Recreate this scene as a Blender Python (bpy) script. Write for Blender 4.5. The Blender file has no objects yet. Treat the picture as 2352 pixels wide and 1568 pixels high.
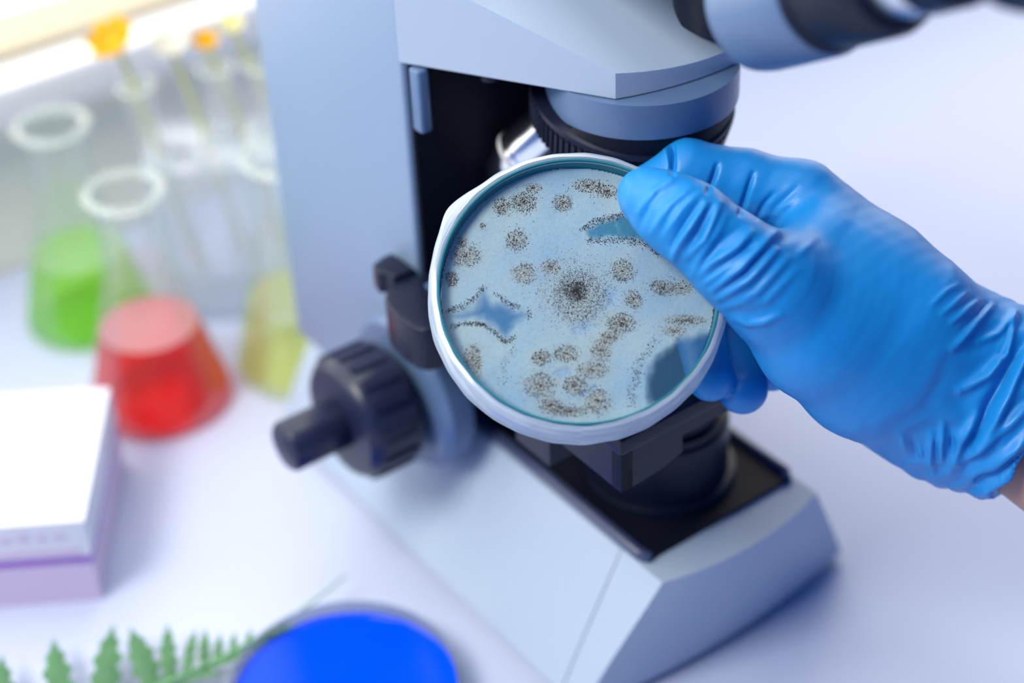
import bpy, bmesh, math, random
import numpy as np
from math import sin, cos, radians, pi, sqrt, atan2
from mathutils import Matrix, Vector

# ------------------------------------------------------------------ camera
TH, RO, FP, CAM_H = radians(36), radians(2.6), 4000.0, .51
FOCUS, APERTURE = .566, .0175
r0 = np.array([1, 0, 0.]); u0 = np.array([0, sin(TH), cos(TH)]); FW = np.array([0, cos(TH), -sin(TH)])
RT = r0 * cos(RO) - u0 * sin(RO); UP = u0 * cos(RO) + r0 * sin(RO); CP = np.array([0, 0, CAM_H])
sc = bpy.context.scene
COL = sc.collection
cam = bpy.data.cameras.new('camera'); co = bpy.data.objects.new('camera', cam); COL.objects.link(co)
cam.sensor_width = 36; cam.lens = FP / 2352 * 36; cam.clip_start = .01; cam.clip_end = 50
co.matrix_world = Matrix(((RT[0], UP[0], -FW[0], CP[0]), (RT[1], UP[1], -FW[1], CP[1]), (RT[2], UP[2], -FW[2], CP[2]), (0, 0, 0, 1)))
cam.dof.use_dof = True; cam.dof.focus_distance = FOCUS; cam.dof.aperture_fstop = cam.lens / 1000 / APERTURE
sc.camera = co
sc.cycles.transparent_max_bounces = 40; sc.cycles.max_bounces = 10

# ------------------------------------------------------------------ light
world = bpy.data.worlds.new('world'); sc.world = world; world.use_nodes = True
bg = world.node_tree.nodes['Background']; bg.inputs[0].default_value = (.10, .32, 1, 1); bg.inputs[1].default_value = .46
def area(name, loc, target, size, energy, color):
    l = bpy.data.lights.new(name, 'AREA'); l.shape = 'SQUARE'; l.size = size; l.energy = energy; l.color = color
    o = bpy.data.objects.new(name, l); COL.objects.link(o); o.location = loc
    o.rotation_euler = (Vector(target) - Vector(loc)).to_track_quat('-Z', 'Y').to_euler()
    return o
area('side_key_light', (-.84, -.14, 1.40), (0, .6, .1), .6, 34, (1, .97, .86))  # soft key light from the left, its source unseen
area('overhead_fill_light', (-.12, .78, 1.95), (.05, .6, 0), .9, 17, (1, .97, .86))  # added overhead fill for the table and upper faces, not a real ceiling panel
vs = sc.view_settings
vs.view_transform = 'Standard'; vs.look = 'None'; vs.gamma = 1; vs.use_curve_mapping = False; vs.exposure = -.24

# ------------------------------------------------------------------ helpers
def pix(P):
    v = np.asarray(P, float) - CP; d = v @ FW
    return 1176 + FP * (v @ RT) / d, 784 - FP * (v @ UP) / d, d
def ray(x, y): return FW + RT * (x - 1176) / FP + UP * (784 - y) / FP
def at(x, y, d): return CP + ray(x, y) * d
def onz(x, y, z):
    k = ray(x, y); return CP + k * ((z - CAM_H) / k[2])

def tag(o, label=None, cat=None, group=None, kind=None):
    if label: o['label'] = label
    if cat: o['category'] = cat
    if group: o['group'] = group
    if kind: o['kind'] = kind
    return o
def empty(name, loc=(0, 0, 0), rz=0, label=None, cat=None, group=None):
    o = bpy.data.objects.new(name, None); COL.objects.link(o); o.location = loc; o.rotation_euler = (0, 0, rz)
    o.empty_display_size = .02
    return tag(o, label, cat, group)
def link(name, me, mat, parent=None, smooth=True):
    o = bpy.data.objects.new(name, me); COL.objects.link(o)
    if mat and not me.materials: me.materials.append(mat)
    if parent: o.parent = parent
    if smooth:
        me.polygons.foreach_set('use_smooth', [True] * len(me.polygons))
    return o
def mesh_np(name, v, f):
    me = bpy.data.meshes.new(name); me.from_pydata([tuple(map(float, p)) for p in v], [], [tuple(map(int, q)) for q in f]); me.update(); return me
def obj(name, bm, mat, parent=None, sharp=35):
    bmesh.ops.recalc_face_normals(bm, faces=bm.faces)
    for e in bm.edges:
        e.smooth = not (len(e.link_faces) == 2 and e.calc_face_angle(0) > radians(sharp))
    for f in bm.faces: f.smooth = True
    me = bpy.data.meshes.new(name); bm.to_mesh(me); bm.free(); me.materials.append(mat)
    o = bpy.data.objects.new(name, me); COL.objects.link(o)
    if parent: o.parent = parent
    return o
def bevel(bm, w, seg=3, ang=25):
    es = [e for e in bm.edges if len(e.link_faces) == 2 and e.calc_face_angle(0) > radians(ang)]
    if es: bmesh.ops.bevel(bm, geom=es, offset=w, segments=seg, affect='EDGES', profile=.5, clamp_overlap=True)
def loft(rings, cap=True, closed=True, bm=None):
    bm = bm or bmesh.new()
    R = [[bm.verts.new(tuple(map(float, p))) for p in r] for r in rings]
    n = len(R[0])
    for a, b in zip(R, R[1:]):
        for i in range(n if closed else n - 1):
            j = (i + 1) % n; bm.faces.new((a[i], a[j], b[j], b[i]))
    if cap: bm.faces.new(R[0][::-1]); bm.faces.new(R[-1])
    return bm
def box(x0, x1, y0, y1, z0, z1, bv=0, seg=3):
    bm = loft([[(x0, y0, z), (x1, y0, z), (x1, y1, z), (x0, y1, z)] for z in (z0, z1)])
    if bv: bevel(bm, bv, seg)
    return bm
def prism(pts, z0, z1, bv=0, seg=3):
    bm = loft([[(x, y, z) for x, y in pts] for z in (z0, z1)])
    bmesh.ops.recalc_face_normals(bm, faces=bm.faces)
    if bv: bevel(bm, bv, seg, 30)
    return bm
def frame(origin, d, hint=(0, 0, 1)):
    z = Vector(d).normalized(); h = Vector(hint)
    if abs(z.dot(h)) > .95: h = Vector((1, 0, 0))
    x = h.cross(z).normalized(); y = z.cross(x)
    return Matrix(((x.x, y.x, z.x, origin[0]), (x.y, y.y, z.y, origin[1]), (x.z, y.z, z.z, origin[2]), (0, 0, 0, 1)))
def lathe(prof, n=48, M=None, cap=True, bm=None):
    M = M or Matrix()
    rings = [[M @ Vector((max(r, 1e-5) * cos(2 * pi * i / n), max(r, 1e-5) * sin(2 * pi * i / n), z)) for i in range(n)] for r, z in prof]
    return loft(rings, cap, True, bm)
def tube(pts, rad, n=10, bm=None):
    pts = [Vector(p) for p in pts]; rings = []
    for i, p in enumerate(pts):
        d = (pts[min(i + 1, len(pts) - 1)] - pts[max(i - 1, 0)]); M = frame(p, d)
        r = rad[i] if isinstance(rad, (list, tuple)) else rad
        rings.append([M @ Vector((r * cos(2 * pi * k / n), r * sin(2 * pi * k / n), 0)) for k in range(n)])
    return loft(rings, True, True, bm)

# ------------------------------------------------------------------ materials
def nodes(name):
    m = bpy.data.materials.new(name); m.use_nodes = True; nt = m.node_tree
    return m, nt, nt.nodes['Principled BSDF'], nt.nodes['Material Output']
def pr(name, col, rough=.5, metal=0, spec=.5, bump=None, vary=None, coat=0, tint=None):
    m, nt, b, out = nodes(name)
    b.inputs['Base Color'].default_value = (*col, 1); b.inputs['Roughness'].default_value = rough
    b.inputs['Metallic'].default_value = metal; b.inputs['Specular IOR Level'].default_value = spec
    if coat: b.inputs['Coat Weight'].default_value = coat; b.inputs['Coat Roughness'].default_value = .05
    tc = nt.nodes.new('ShaderNodeTexCoord')
    if vary:
        n = nt.nodes.new('ShaderNodeTexNoise'); n.inputs['Scale'].default_value = vary[0]; n.inputs['Detail'].default_value = 4
        nt.links.new(tc.outputs['Object'], n.inputs['Vector'])
        r = nt.nodes.new('ShaderNodeMix'); r.data_type = 'RGBA'; k = vary[1]
        r.inputs[6].default_value = (*[c * (1 - k) for c in col], 1); r.inputs[7].default_value = (*[min(1, c * (1 + k)) for c in col], 1)
        nt.links.new(n.outputs['Fac'], r.inputs[0]); nt.links.new(r.outputs[2], b.inputs['Base Color'])
    if bump:
        n = nt.nodes.new('ShaderNodeTexNoise'); n.inputs['Scale'].default_value = bump[0]; n.inputs['Detail'].default_value = 3
        nt.links.new(tc.outputs['Object'], n.inputs['Vector'])
        u = nt.nodes.new('ShaderNodeBump'); u.inputs['Strength'].default_value = bump[1]; u.inputs['Distance'].default_value = bump[2]
        nt.links.new(n.outputs['Fac'], u.inputs['Height']); nt.links.new(u.outputs['Normal'], b.inputs['Normal'])
    return m
def glassy(name, tint=(1, 1, 1), refl=1.0, haze=0.0, hazecol=(1, 1, 1), rough=.03, ior=1.45):
    """thin clear glass or plastic: clear transmission, fresnel gloss, a little haze"""
    m, nt, b, out = nodes(name); nt.nodes.remove(b)
    t = nt.nodes.new('ShaderNodeBsdfTransparent'); t.inputs[0].default_value = (*tint, 1)
    g = nt.nodes.new('ShaderNodeBsdfGlossy'); g.inputs['Roughness'].default_value = rough
    f = nt.nodes.new('ShaderNodeFresnel'); f.inputs[0].default_value = ior
    mu = nt.nodes.new('ShaderNodeMath'); mu.operation = 'MULTIPLY'; mu.inputs[1].default_value = refl; nt.links.new(f.outputs[0], mu.inputs[0])
    mx = nt.nodes.new('ShaderNodeMixShader'); nt.links.new(mu.outputs[0], mx.inputs[0]); nt.links.new(t.outputs[0], mx.inputs[1]); nt.links.new(g.outputs[0], mx.inputs[2])
    res = mx
    if haze:
        d = nt.nodes.new('ShaderNodeBsdfDiffuse'); d.inputs[0].default_value = (*hazecol, 1)
        tr = nt.nodes.new('ShaderNodeBsdfTranslucent'); tr.inputs[0].default_value = (*hazecol, 1)
        a = nt.nodes.new('ShaderNodeMixShader'); a.inputs[0].default_value = .4; nt.links.new(d.outputs[0], a.inputs[1]); nt.links.new(tr.outputs[0], a.inputs[2])
        r = nt.nodes.new('ShaderNodeMixShader'); r.inputs[0].default_value = haze; nt.links.new(mx.outputs[0], r.inputs[1]); nt.links.new(a.outputs[0], r.inputs[2]); res = r
    nt.links.new(res.outputs[0], out.inputs[0])
    return m
def emit(name, col, s):
    m, nt, b, out = nodes(name); nt.nodes.remove(b); e = nt.nodes.new('ShaderNodeEmission'); e.inputs[0].default_value = (*col, 1); e.inputs[1].default_value = s
    nt.links.new(e.outputs[0], out.inputs[0]); return m

M_TABLE = pr('white_laminate', (.46, .51, .68), .42, vary=(6, .02))
M_WALL = pr('beige_wall_paint', (.9, .86, .74), .8, vary=(5, .12))
M_SILL = pr('white_sill_paint', (.9, .88, .86), .5, vary=(4, .03))
M_TAN = pr('tan_gasket', (.5, .44, .32), .7, vary=(4, .1))
M_FLOOR = pr('grey_floor_vinyl', (.45, .45, .48), .6, vary=(3, .1))
M_PANE = emit('bright_window_pane', (1, .97, .92), 3.2)
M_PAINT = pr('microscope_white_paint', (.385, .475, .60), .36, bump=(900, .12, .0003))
M_COLUMN_SHADE = pr('microscope_column_paint_shaded', (.20, .29, .44), .42, bump=(900, .1, .0003))  # darker than the arm paint: the column's shade is put into this colour
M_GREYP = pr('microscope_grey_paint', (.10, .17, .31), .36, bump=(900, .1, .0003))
M_BLACK = pr('black_plastic', (.006, .009, .028), .34, spec=.3, bump=(1200, .08, .0003))
M_MATTE = pr('black_matte_paint', (.003, .004, .014), .6, spec=.2)
M_RUB = pr('black_rubber', (.006, .009, .026), .45, spec=.3)
M_CHROME = pr('polished_chrome', (.88, .9, .95), .2, metal=1)
M_STEEL = pr('brushed_steel', (.6, .63, .7), .25, metal=1)
M_LIP = pr('glossy_dark_trim', (.05, .065, .14), .22, spec=.6)
M_KNOB = pr('knob_black', (.013, .018, .05), .33, spec=.4)
M_LENS = pr('dark_lens', (.01, .012, .03), .06)

# ------------------------------------------------------------------ setting: wall with low window sill, floor, table
WA = radians(36); W0 = onz(0, 630, 0); WD = np.array([cos(WA), sin(WA), 0]); WN = np.array([sin(WA), -cos(WA), 0])
def wallbox(s0, s1, o0, o1, z0, z1, bv=0):
    c = lambda s, o, z: W0 + WD * s + WN * o + np.array([0, 0, z])
    bm = loft([[c(s0, o0, z), c(s1, o0, z), c(s1, o1, z), c(s0, o1, z)] for z in (z0, z1)])
    bmesh.ops.recalc_face_normals(bm, faces=bm.faces)
    if bv: bevel(bm, bv, 3)
    return bm
tag(obj('wall_back', wallbox(-1.2, 2.2, -.2, -.001, -.75, .085), M_WALL), kind='structure')
tag(obj('trim_1', wallbox(-1.2, 2.2, -.2, .012, .0855, .1095, .003), M_SILL), kind='structure')
tag(obj('trim_2', wallbox(-1.2, 2.2, -.06, -.012, .110, .1155, .001), M_TAN), kind='structure')
win = obj('window_1', wallbox(-1.2, 2.2, -.075, -.061, .110, 1.2, 0), M_PANE); tag(win, kind='structure')
for s in (-1.2, -.35, .5, 1.35, 2.17): obj('window_frame', wallbox(s, s + .03, -.062, -.03, .116, 1.2, .002), M_SILL, win)
tag(obj('floor', box(-2.5, 2.5, -2.2, 2.8, -.77, -.75), M_FLOOR), kind='structure')
tb = empty('lab_table', (0, .6, -.75), 0, 'white laminate laboratory table carrying the microscope and flasks', 'table')
def tpt(s, o): p = W0 + WD * s + WN * o; return (p[0], p[1] - .6)
obj('table_top', prism([tpt(-1.0, .0), tpt(-1.0, 1.0), tpt(1.9, 1.0), tpt(1.9, .0)], .72, .75, .002), M_TABLE, tb)
for s, o in ((-.95, .05), (-.95, .95), (1.85, .05), (1.85, .95)):
    x, y = tpt(s, o); obj('leg', box(x - .02, x + .02, y - .02, y + .02, 0, .72, .003), M_STEEL, tb)

# ------------------------------------------------------------------ microscope (local x = towards its user, y = its right, z up)
PH = radians(-54.7)
SF = np.array([cos(PH), sin(PH), 0]); SW = np.array([-sin(PH), cos(PH), 0])
SO = onz(1320, 1655, 0) + SW * .073
def loc(p): q = np.asarray(p) - SO; return np.array([q @ SF, q @ SW, q[2]])
ms = empty('microscope', SO, PH, 'white and black laboratory microscope standing on the white table', 'microscope')
mm = .001
def q3(pts): return [(a * mm, b * mm, z * mm) for a, b, z in pts]
def ringb(z, hb, a0, a1, bulge, n=10):
    """base outline at height z: straight sides, bulging front"""
    out = [(a0, -hb, z)]
    for i in range(n + 1):
        t = -1 + 2 * i / n; out.append((a1 + bulge * (1 - t * t), hb * t, z))
    out.append((a0, hb, z)); return q3(out)
fr = loft([ringb(4, 70, -12, 0, 7), ringb(26, 58.5, -12, 4, 8), ringb(50, 45.2, -12, 9, 8), ringb(60.5, 39.5, -12, 11, 6)])
bevel(fr, .0012, 2, 30); obj('base_front_cover', fr, M_PAINT, ms)
bb = loft([[(a * mm, b * mm, z * mm) for a, b in ((-225, -h), (-12.6, -h), (-12.6, h), (-225, h))] for z, h in ((4, 70), (26, 58.5), (50, 45.2), (60, 39.5))])
bevel(bb, .001, 2, 30); obj('base_body', bb, M_PAINT, ms)
for a, b in ((-210, -58), (-210, 58), (-15, -58), (-15, 58)):
    obj('rubber_foot', lathe([(.007, 0), (.008, .002), (.008, .006)], 20, Matrix.Translation((a * mm, b * mm, 0))), M_RUB, ms)
obj('base_top_plate', box(-.13, -.0005, -.037, .037, .0602, .0622, .0008), M_MATTE, ms)
obj('plate_lip', tube(q3([(-132, -37, 61), (-126, -37, 62.5), (-60, -37, 62.5), (-4, -37, 62.5), (-1.5, -35, 61)]), .0026, 12), M_LIP, ms)
obj('plate_lip', tube(q3([(-132, 37, 61), (-126, 37, 62.5), (-60, 37, 62.5), (-4, 37, 62.5), (-1.5, 35, 61)]), .0026, 12), M_LIP, ms)
il = obj('illuminator', lathe([(.0295, .062), (.0295, .065), (.0288, .0655), (.0266, .0657), (.0262, .090), (.0248, .0905), (.0248, .094), (.0225, .0945), (.0225, .100)], 64, Matrix.Translation((-.037, .001, 0))), M_BLACK, ms)
obj('field_lens', lathe([(.018, .1), (.016, .1015), (.008, .1026), (.0001, .103)], 40, Matrix.Translation((-.037, .001, 0)), False), M_LENS, il)
# pedestal and column
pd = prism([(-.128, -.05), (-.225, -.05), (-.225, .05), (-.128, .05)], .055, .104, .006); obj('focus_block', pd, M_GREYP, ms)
cbp = [(-.108, .295), (-.214, .295), (-.214, .0585), (-.127, .0585), (-.127, .102), (-.108, .102)]
cb = loft([[(a, b, z) for a, z in cbp] for b in (-.060, .060)]); bmesh.ops.recalc_face_normals(cb, faces=cb.faces); bevel(cb, .0016, 3, 30); obj('column', cb, M_COLUMN_SHADE, ms)
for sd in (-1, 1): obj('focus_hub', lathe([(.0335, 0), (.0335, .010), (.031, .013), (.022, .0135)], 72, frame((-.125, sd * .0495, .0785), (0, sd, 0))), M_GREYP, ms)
fp = box(-.1085, -.1062, -.0575, .0575, .104, .231, .0006); obj('column_front_panel', fp, M_MATTE, ms)
obj('column_bracket', prism([(-.106, -.0585), (-.1, -.0585), (-.1, -.0535), (-.106, -.0535)], .207, .232, .0012), M_GREYP, ms)
# arm: tapered wedge towards the front, curved front face
bc = 5
def arm_ring(z0):
    pts = [(-109, -60)]
    n = 10
    for i in range(n + 1):
        t = -1 + 2 * i / n; pts.append((-39 + 3.0 * (1 - t * t) + 7 * (t + 1) / 2, bc + 25 * t))
    pts.append((-109, 66)); return pts
def arm_top(a): return 242 + (-38 - a) * .41
bot = [(a, b, 233) for a, b in arm_ring(0)]; top = [(a, b, arm_top(a)) for a, b in arm_ring(0)]
ar = loft([q3(bot), q3(top)]); bevel(ar, .0022, 4, 25); obj('arm', ar, M_PAINT, ms)
obj('arm_underside', prism([(x * mm, y * mm) for x, y in ((-107, -57), (-44, -19), (-40, 5), (-40, 28), (-107, 60))], .2315, .2335, .0004), M_MATTE, ms)
obj('underside_screw', lathe([(.003, .2285), (.004, .229), (.004, .232)], 20, Matrix.Translation((-.085, -.038, 0))), M_BLACK, ms)
obj('arm_top_housing', prism([(-.109, -.060), (-.214, -.058), (-.214, .058), (-.109, .062)], .2953, .318, .002), M_PAINT, ms)
# nosepiece
NC = (-.056, .006)
obj('nosepiece_mount', lathe([(.0338, .2195), (.034, .2202), (.034, .2325)], 80, Matrix.Translation((NC[0], NC[1], 0))), M_GREYP, ms)
NT = radians(13); nd = Vector((-sin(NT), 0, -cos(NT))); no = Vector((NC[0] - .0035, NC[1] - .001, .2185))
NM = frame(no, nd, (0, 1, 0))
npz = obj('nosepiece_turret', lathe([(.030, -.003), (.0362, -.0005), (.0366, .0008), (.0358, .0015), (.0345, .0125), (.0335, .0135), (.026, .0165), (.018, .021), (.0001, .022)], 96, NM, False), M_BLACK, ms)
nr = 80
obj('nosepiece_seat', loft([[(NC[0] + .0336 * cos(2 * pi * i / nr), NC[1] + .0336 * sin(2 * pi * i / nr), .2194) for i in range(nr)], [NM @ Vector((.0352 * cos(-2 * pi * i / nr + pi), .0352 * sin(-2 * pi * i / nr + pi), -.0002)) for i in range(nr)]]), M_MATTE, ms)
rb = bmesh.new(); prof = [(-.0009, 0), (-.0005, .00085), (.0005, .00085), (.0009, 0)]
loft([[(.0357 + y, x, .0022) for x, y in prof], [(.0346 + y, x, .0120) for x, y in prof]], True, True, rb)
rib_me = None
for k in range(84):
    if rib_me is None:
        bmesh.ops.recalc_face_normals(rb, faces=rb.faces); rib_me = bpy.data.meshes.new('grip_rib'); rb.to_mesh(rib_me); rb.free(); rib_me.materials.append(M_BLACK)
    o = bpy.data.objects.new('grip_rib', rib_me); COL.objects.link(o); o.parent = npz
    o.matrix_local = NM @ Matrix.Rotation(2 * pi * k / 84, 4, 'Z')
def objective(az, tilt, L, mat_ring):
    c = NM @ Vector((0.020 * cos(az), .020 * sin(az), .0165))
    d = NM.to_3x3() @ Vector((sin(tilt) * cos(az), sin(tilt) * sin(az), cos(tilt)))
    if (c.x - no.x) + (c.y - no.y) < -.018:      # the rear-left one splays furthest
        c = Vector((-.0765, -.008, .2095)); d = Vector((-.55, -.42, -.72)).normalized()
    M = frame(c, d)
    o = obj('objective_lens', lathe([(.0085, -.004), (.0105, 0), (.0107, .001), (.0107, L * .55), (.0103, L * .56), (.0103, L * .6), (.0107, L * .61), (.0107, L * .72), (.0085, L * .82), (.0062, L * .97), (.005, L)], 48, M), M_CHROME, ms)
    obj('color_ring', lathe([(.0109, L * .655), (.0109, L * .695)], 48, M, False), mat_ring, o)
    obj('front_lens', lathe([(.0045, L + .0002), (.0001, L + .0006)], 24, M, False), M_LENS, o)
for az, L, c in ((pi * .5, .036, (.7, .5, .02)), (pi * 1.0, .04, (.02, .1, .5)), (0, .03, (.5, .02, .02)), (pi * 1.5, .044, (.6, .6, .6))):
    OBJ_AZ = az + radians(22)
    objective(OBJ_AZ, radians(15), L, pr('objective_ring', c, .4))
# stage
stg = obj('stage_plate', prism([(-.1045, -.0645), (.0175, -.0645), (.0175, .062), (-.1045, .062)], .1375, .145, .0012), M_BLACK, ms)
def face_prism(pts3, d):
    A = [Vector(p) for p in q3(pts3)]; dv = Vector(d) * mm
    return loft([A, [p + dv for p in A]])
sk = face_prism([(17.2, -64.2, 138), (17.2, -64.2, 122), (17.2, -56, 122), (17.2, -46, 123), (17.2, -37, 125.5), (17.2, -37, 133), (17.2, 58, 133), (17.2, 58, 138)], (-5, 0, 0))
bevel(sk, .0009, 3, 40); obj('stage_front_skirt', sk, M_BLACK, ms)
sk = face_prism([(17.2, -64.2, 138), (17.2, -64.2, 122), (-14, -64.2, 122.5), (-34, -64.2, 128), (-60, -64.2, 131), (-100, -64.2, 132), (-100, -64.2, 138)], (0, 5, 0))
bevel(sk, .0009, 3, 40); obj('stage_side_skirt', sk, M_BLACK, ms)
cr = [(-74, -55), (-74, -76), (-75.5, -79.5), (-79, -81.5), (-88, -82), (-97, -81), (-102, -79), (-106, -75.5), (-108.5, -71), (-109.5, -66), (-109.5, -60.8), (-105.8, -60.8), (-105.8, -55)]
obj('stage_carriage', prism([(x * mm, y * mm) for x, y in cr], .1265, .1453, .0009), M_BLACK, ms)
cl = [(-108, -61), (-123, -61.4), (-123, -66), (-121, -72), (-115, -73.5), (-113, -71), (-108.5, -70.5)]
obj('slide_clip', prism([(x * mm, y * mm) for x, y in cl], .1378, .1475, .0008), M_BLACK, ms)
obj('stage_scale', box(-.098, -.078, -.0635, -.0585, .1455, .1465, .0003), M_GREYP, ms)
obj('stage_bracket', box(-.045, -.025, -.0625, -.052, .105, .121, .0012), M_BLACK, ms)
obj('stage_bracket', box(-.045, -.025, -.052, -.040, .112, .1215, .0008), M_BLACK, ms)
cdn = obj('condenser', lathe([(.0145, .1015), (.0225, .103), (.0238, .106), (.0238, .121), (.020, .123), (.020, .134)], 48, Matrix.Translation((-.037, .001, 0))), M_BLACK, ms)
# focus knobs
def knob(side):
    y0 = side
    M = frame((-.125 if side < 0 else -.125, side * .0655, .0785), (0, side, 0))
    k = obj('coarse_knob', lathe([(.0215, 0), (.0215, .002), (.0255, .003), (.0258, .0045), (.0258, .022), (.0245, .0245), (.0225, .0262), (.0125, .0268)], 72, M), M_KNOB, ms)
    g = None
    for i in range(18):
        if g is None:
            bmg = bmesh.new(); loft([[(.0256 + y, x, z) for x, y in ((-.0028, -.0003), (-.002, .0016), (.002, .0016), (.0028, -.0003))] for z in (.0055, .0215)], True, True, bmg)
            bmesh.ops.recalc_face_normals(bmg, faces=bmg.faces); g = bpy.data.meshes.new('grip_rib'); bmg.to_mesh(g); bmg.free(); g.materials.append(M_KNOB)
        o = bpy.data.objects.new('grip_rib', g); COL.objects.link(o); o.parent = k; o.matrix_local = M @ Matrix.Rotation(2 * pi * i / 18, 4, 'Z')
    bm = bmesh.new(); n = 96; prof = [(.0098, .0262), (.0102, .027), (.0102, .0505), (.0092, .0520), (.0001, .0522)]
    loft([[M @ Vector(((r + (.0003 if i % 2 and .026 < z < .0515 and r > .01 else 0)) * cos(2 * pi * i / n), (r + (.0003 if i % 2 and r > .01 else 0)) * sin(2 * pi * i / n), z)) for i in range(n)] for r, z in prof], False, True, bm)
    obj('fine_knob', bm, M_KNOB, ms, 60)
knob(-1); knob(1)
# viewing head with two eyepiece tubes
obj('head_dovetail', lathe([(.025, .2455), (.025, .268), (.0265, .2685), (.0265, .2800)], 56, Matrix.Translation((-.0415, .040, 0))), M_BLACK, ms)
EL = radians(30); ed = Vector((cos(EL), 0, sin(EL)))
P1 = Vector(loc(at(1772, 2, .505))) + ed * .004
def eyepiece(b):
    M = frame((P1.x, b, P1.z), ed)
    t = obj('eyepiece_tube', lathe([(.0150, -.0130), (.0178, -.0122), (.0196, -.010), (.0201, -.006), (.0201, .0195), (.0192, .021)], 72, M), M_GREYP, ms)
    obj('rubber_ring', lathe([(.0186, .0208), (.0190, .0215), (.0190, .0225), (.0182, .0235), (.0182, .026), (.0187, .0268), (.0187, .045), (.0175, .048), (.0140, .050)], 72, M), M_RUB, t)
    obj('silver_band', lathe([(.0148, .0495), (.0150, .050), (.0150, .0600), (.0147, .0605)], 72, M), M_STEEL, t)
    obj('eyepiece_barrel', lathe([(.0152, .0602), (.0154, .061), (.0154, .072), (.0142, .0725), (.0142, .083)], 72, M), M_BLACK, t)
    obj('eyecup', lathe([(.0146, .082), (.0160, .0835), (.0190, .088), (.0205, .092), (.0208, .115), (.0190, .1165), (.0150, .110), (.0120, .1)], 72, M), M_RUB, t)
    obj('eye_lens', lathe([(.0121, .1), (.006, .1015), (.0001, .102)], 40, M, False), M_LENS, t)
eyepiece(P1.y); eyepiece(P1.y + .060)
hb = prism([(-.095, -.020), (-.02, -.020), (-.005, -.008), (-.005, .052), (-.02, .064), (-.095, .064)], .2802, .33, .005)
obj('head_body', hb, M_PAINT, ms)

# ------------------------------------------------------------------ petri dish with mould, held up towards the viewer
DC = at(1326, 678, .556)
vdir = CP - DC; vdir /= np.linalg.norm(vdir)
tu = UP * .985 + RT * .17; tu = tu - vdir * (tu @ vdir); tu /= np.linalg.norm(tu)
DT = radians(20)
DN = vdir * cos(DT) + tu * sin(DT)
DX = np.cross(UP, DN); DX /= np.linalg.norm(DX); DY = np.cross(DN, DX)
DS = .9755
dish = empty('petri_dish', (0, 0, 0), 0, 'clear glass petri dish of grey white mould held up by the blue glove', 'petri dish')
dish.matrix_world = Matrix(((DX[0], DY[0], DN[0], DC[0]), (DX[1], DY[1], DN[1], DC[1]), (DX[2], DY[2], DN[2], DC[2]), (0, 0, 0, 1))) @ Matrix.Scale(DS, 4)
def dloc(x, y, z=.0015):
    """point of the agar plane seen at a picture position"""
    k = ray(x, y); P = DC + DN * z * DS; p = (CP + k * (((P - CP) @ DN) / (k @ DN)) - DC) / DS
    return p @ DX, p @ DY
M_LID = glassy('lid_glass', (.97, .985, 1), .55, rough=.04)
M_GLASSEDGE, nt, b, out = nodes('teal_glass_edge')
b.inputs['Base Color'].default_value = (.03, .27, .36, 1); b.inputs['Roughness'].default_value = .12
b.inputs['Transmission Weight'].default_value = .35; b.inputs['IOR'].default_value = 1.3
M_FILM, nt, b, out = nodes('stretched_sealing_film')
nt.nodes.remove(b)
dfs = nt.nodes.new('ShaderNodeBsdfDiffuse'); dfs.inputs[0].default_value = (.62, .72, .84, 1)
trl = nt.nodes.new('ShaderNodeBsdfTranslucent'); trl.inputs[0].default_value = (.8, .87, .94, 1)
trp = nt.nodes.new('ShaderNodeBsdfTransparent'); trp.inputs[0].default_value = (.9, .95, 1, 1)
gls = nt.nodes.new('ShaderNodeBsdfGlossy'); gls.inputs['Roughness'].default_value = .22
m1 = nt.nodes.new('ShaderNodeMixShader'); m1.inputs[0].default_value = .35
m2 = nt.nodes.new('ShaderNodeMixShader'); m3 = nt.nodes.new('ShaderNodeMixShader')
tcn = nt.nodes.new('ShaderNodeTexCoord'); mpn = nt.nodes.new('ShaderNodeVectorRotate'); nz = nt.nodes.new('ShaderNodeTexNoise')
sep = nt.nodes.new('ShaderNodeSeparateXYZ'); vl = nt.nodes.new('ShaderNodeVectorMath'); vl.operation = 'LENGTH'
cmb = nt.nodes.new('ShaderNodeCombineXYZ'); xy = nt.nodes.new('ShaderNodeVectorMath'); xy.operation = 'MULTIPLY'; xy.inputs[1].default_value = (1, 1, 0)
nt.nodes.remove(mpn)
at2 = nt.nodes.new('ShaderNodeMath'); at2.operation = 'ARCTAN2'
nt.links.new(tcn.outputs['Object'], sep.inputs[0]); nt.links.new(tcn.outputs['Object'], xy.inputs[0]); nt.links.new(xy.outputs[0], vl.inputs[0])
nt.links.new(sep.outputs['X'], at2.inputs[0]); nt.links.new(sep.outputs['Y'], at2.inputs[1])
ml = nt.nodes.new('ShaderNodeMath'); ml.operation = 'MULTIPLY'; ml.inputs[1].default_value = 900; nt.links.new(vl.outputs['Value'], ml.inputs[0])
mz = nt.nodes.new('ShaderNodeMath'); mz.operation = 'MULTIPLY'; mz.inputs[1].default_value = 500; nt.links.new(sep.outputs['Z'], mz.inputs[0])
nt.links.new(at2.outputs[0], cmb.inputs['X']); nt.links.new(ml.outputs[0], cmb.inputs['Y']); nt.links.new(mz.outputs[0], cmb.inputs['Z'])
nz.inputs['Scale'].default_value = 1.3; nz.inputs['Detail'].default_value = 4; nt.links.new(cmb.outputs[0], nz.inputs['Vector'])
mr = nt.nodes.new('ShaderNodeMapRange'); mr.inputs['From Min'].default_value = .3; mr.inputs['From Max'].default_value = .7; mr.inputs['To Min'].default_value = .62; mr.inputs['To Max'].default_value = .18
nt.links.new(nz.outputs['Fac'], mr.inputs['Value']); nt.links.new(mr.outputs[0], m2.inputs[0])
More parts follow.
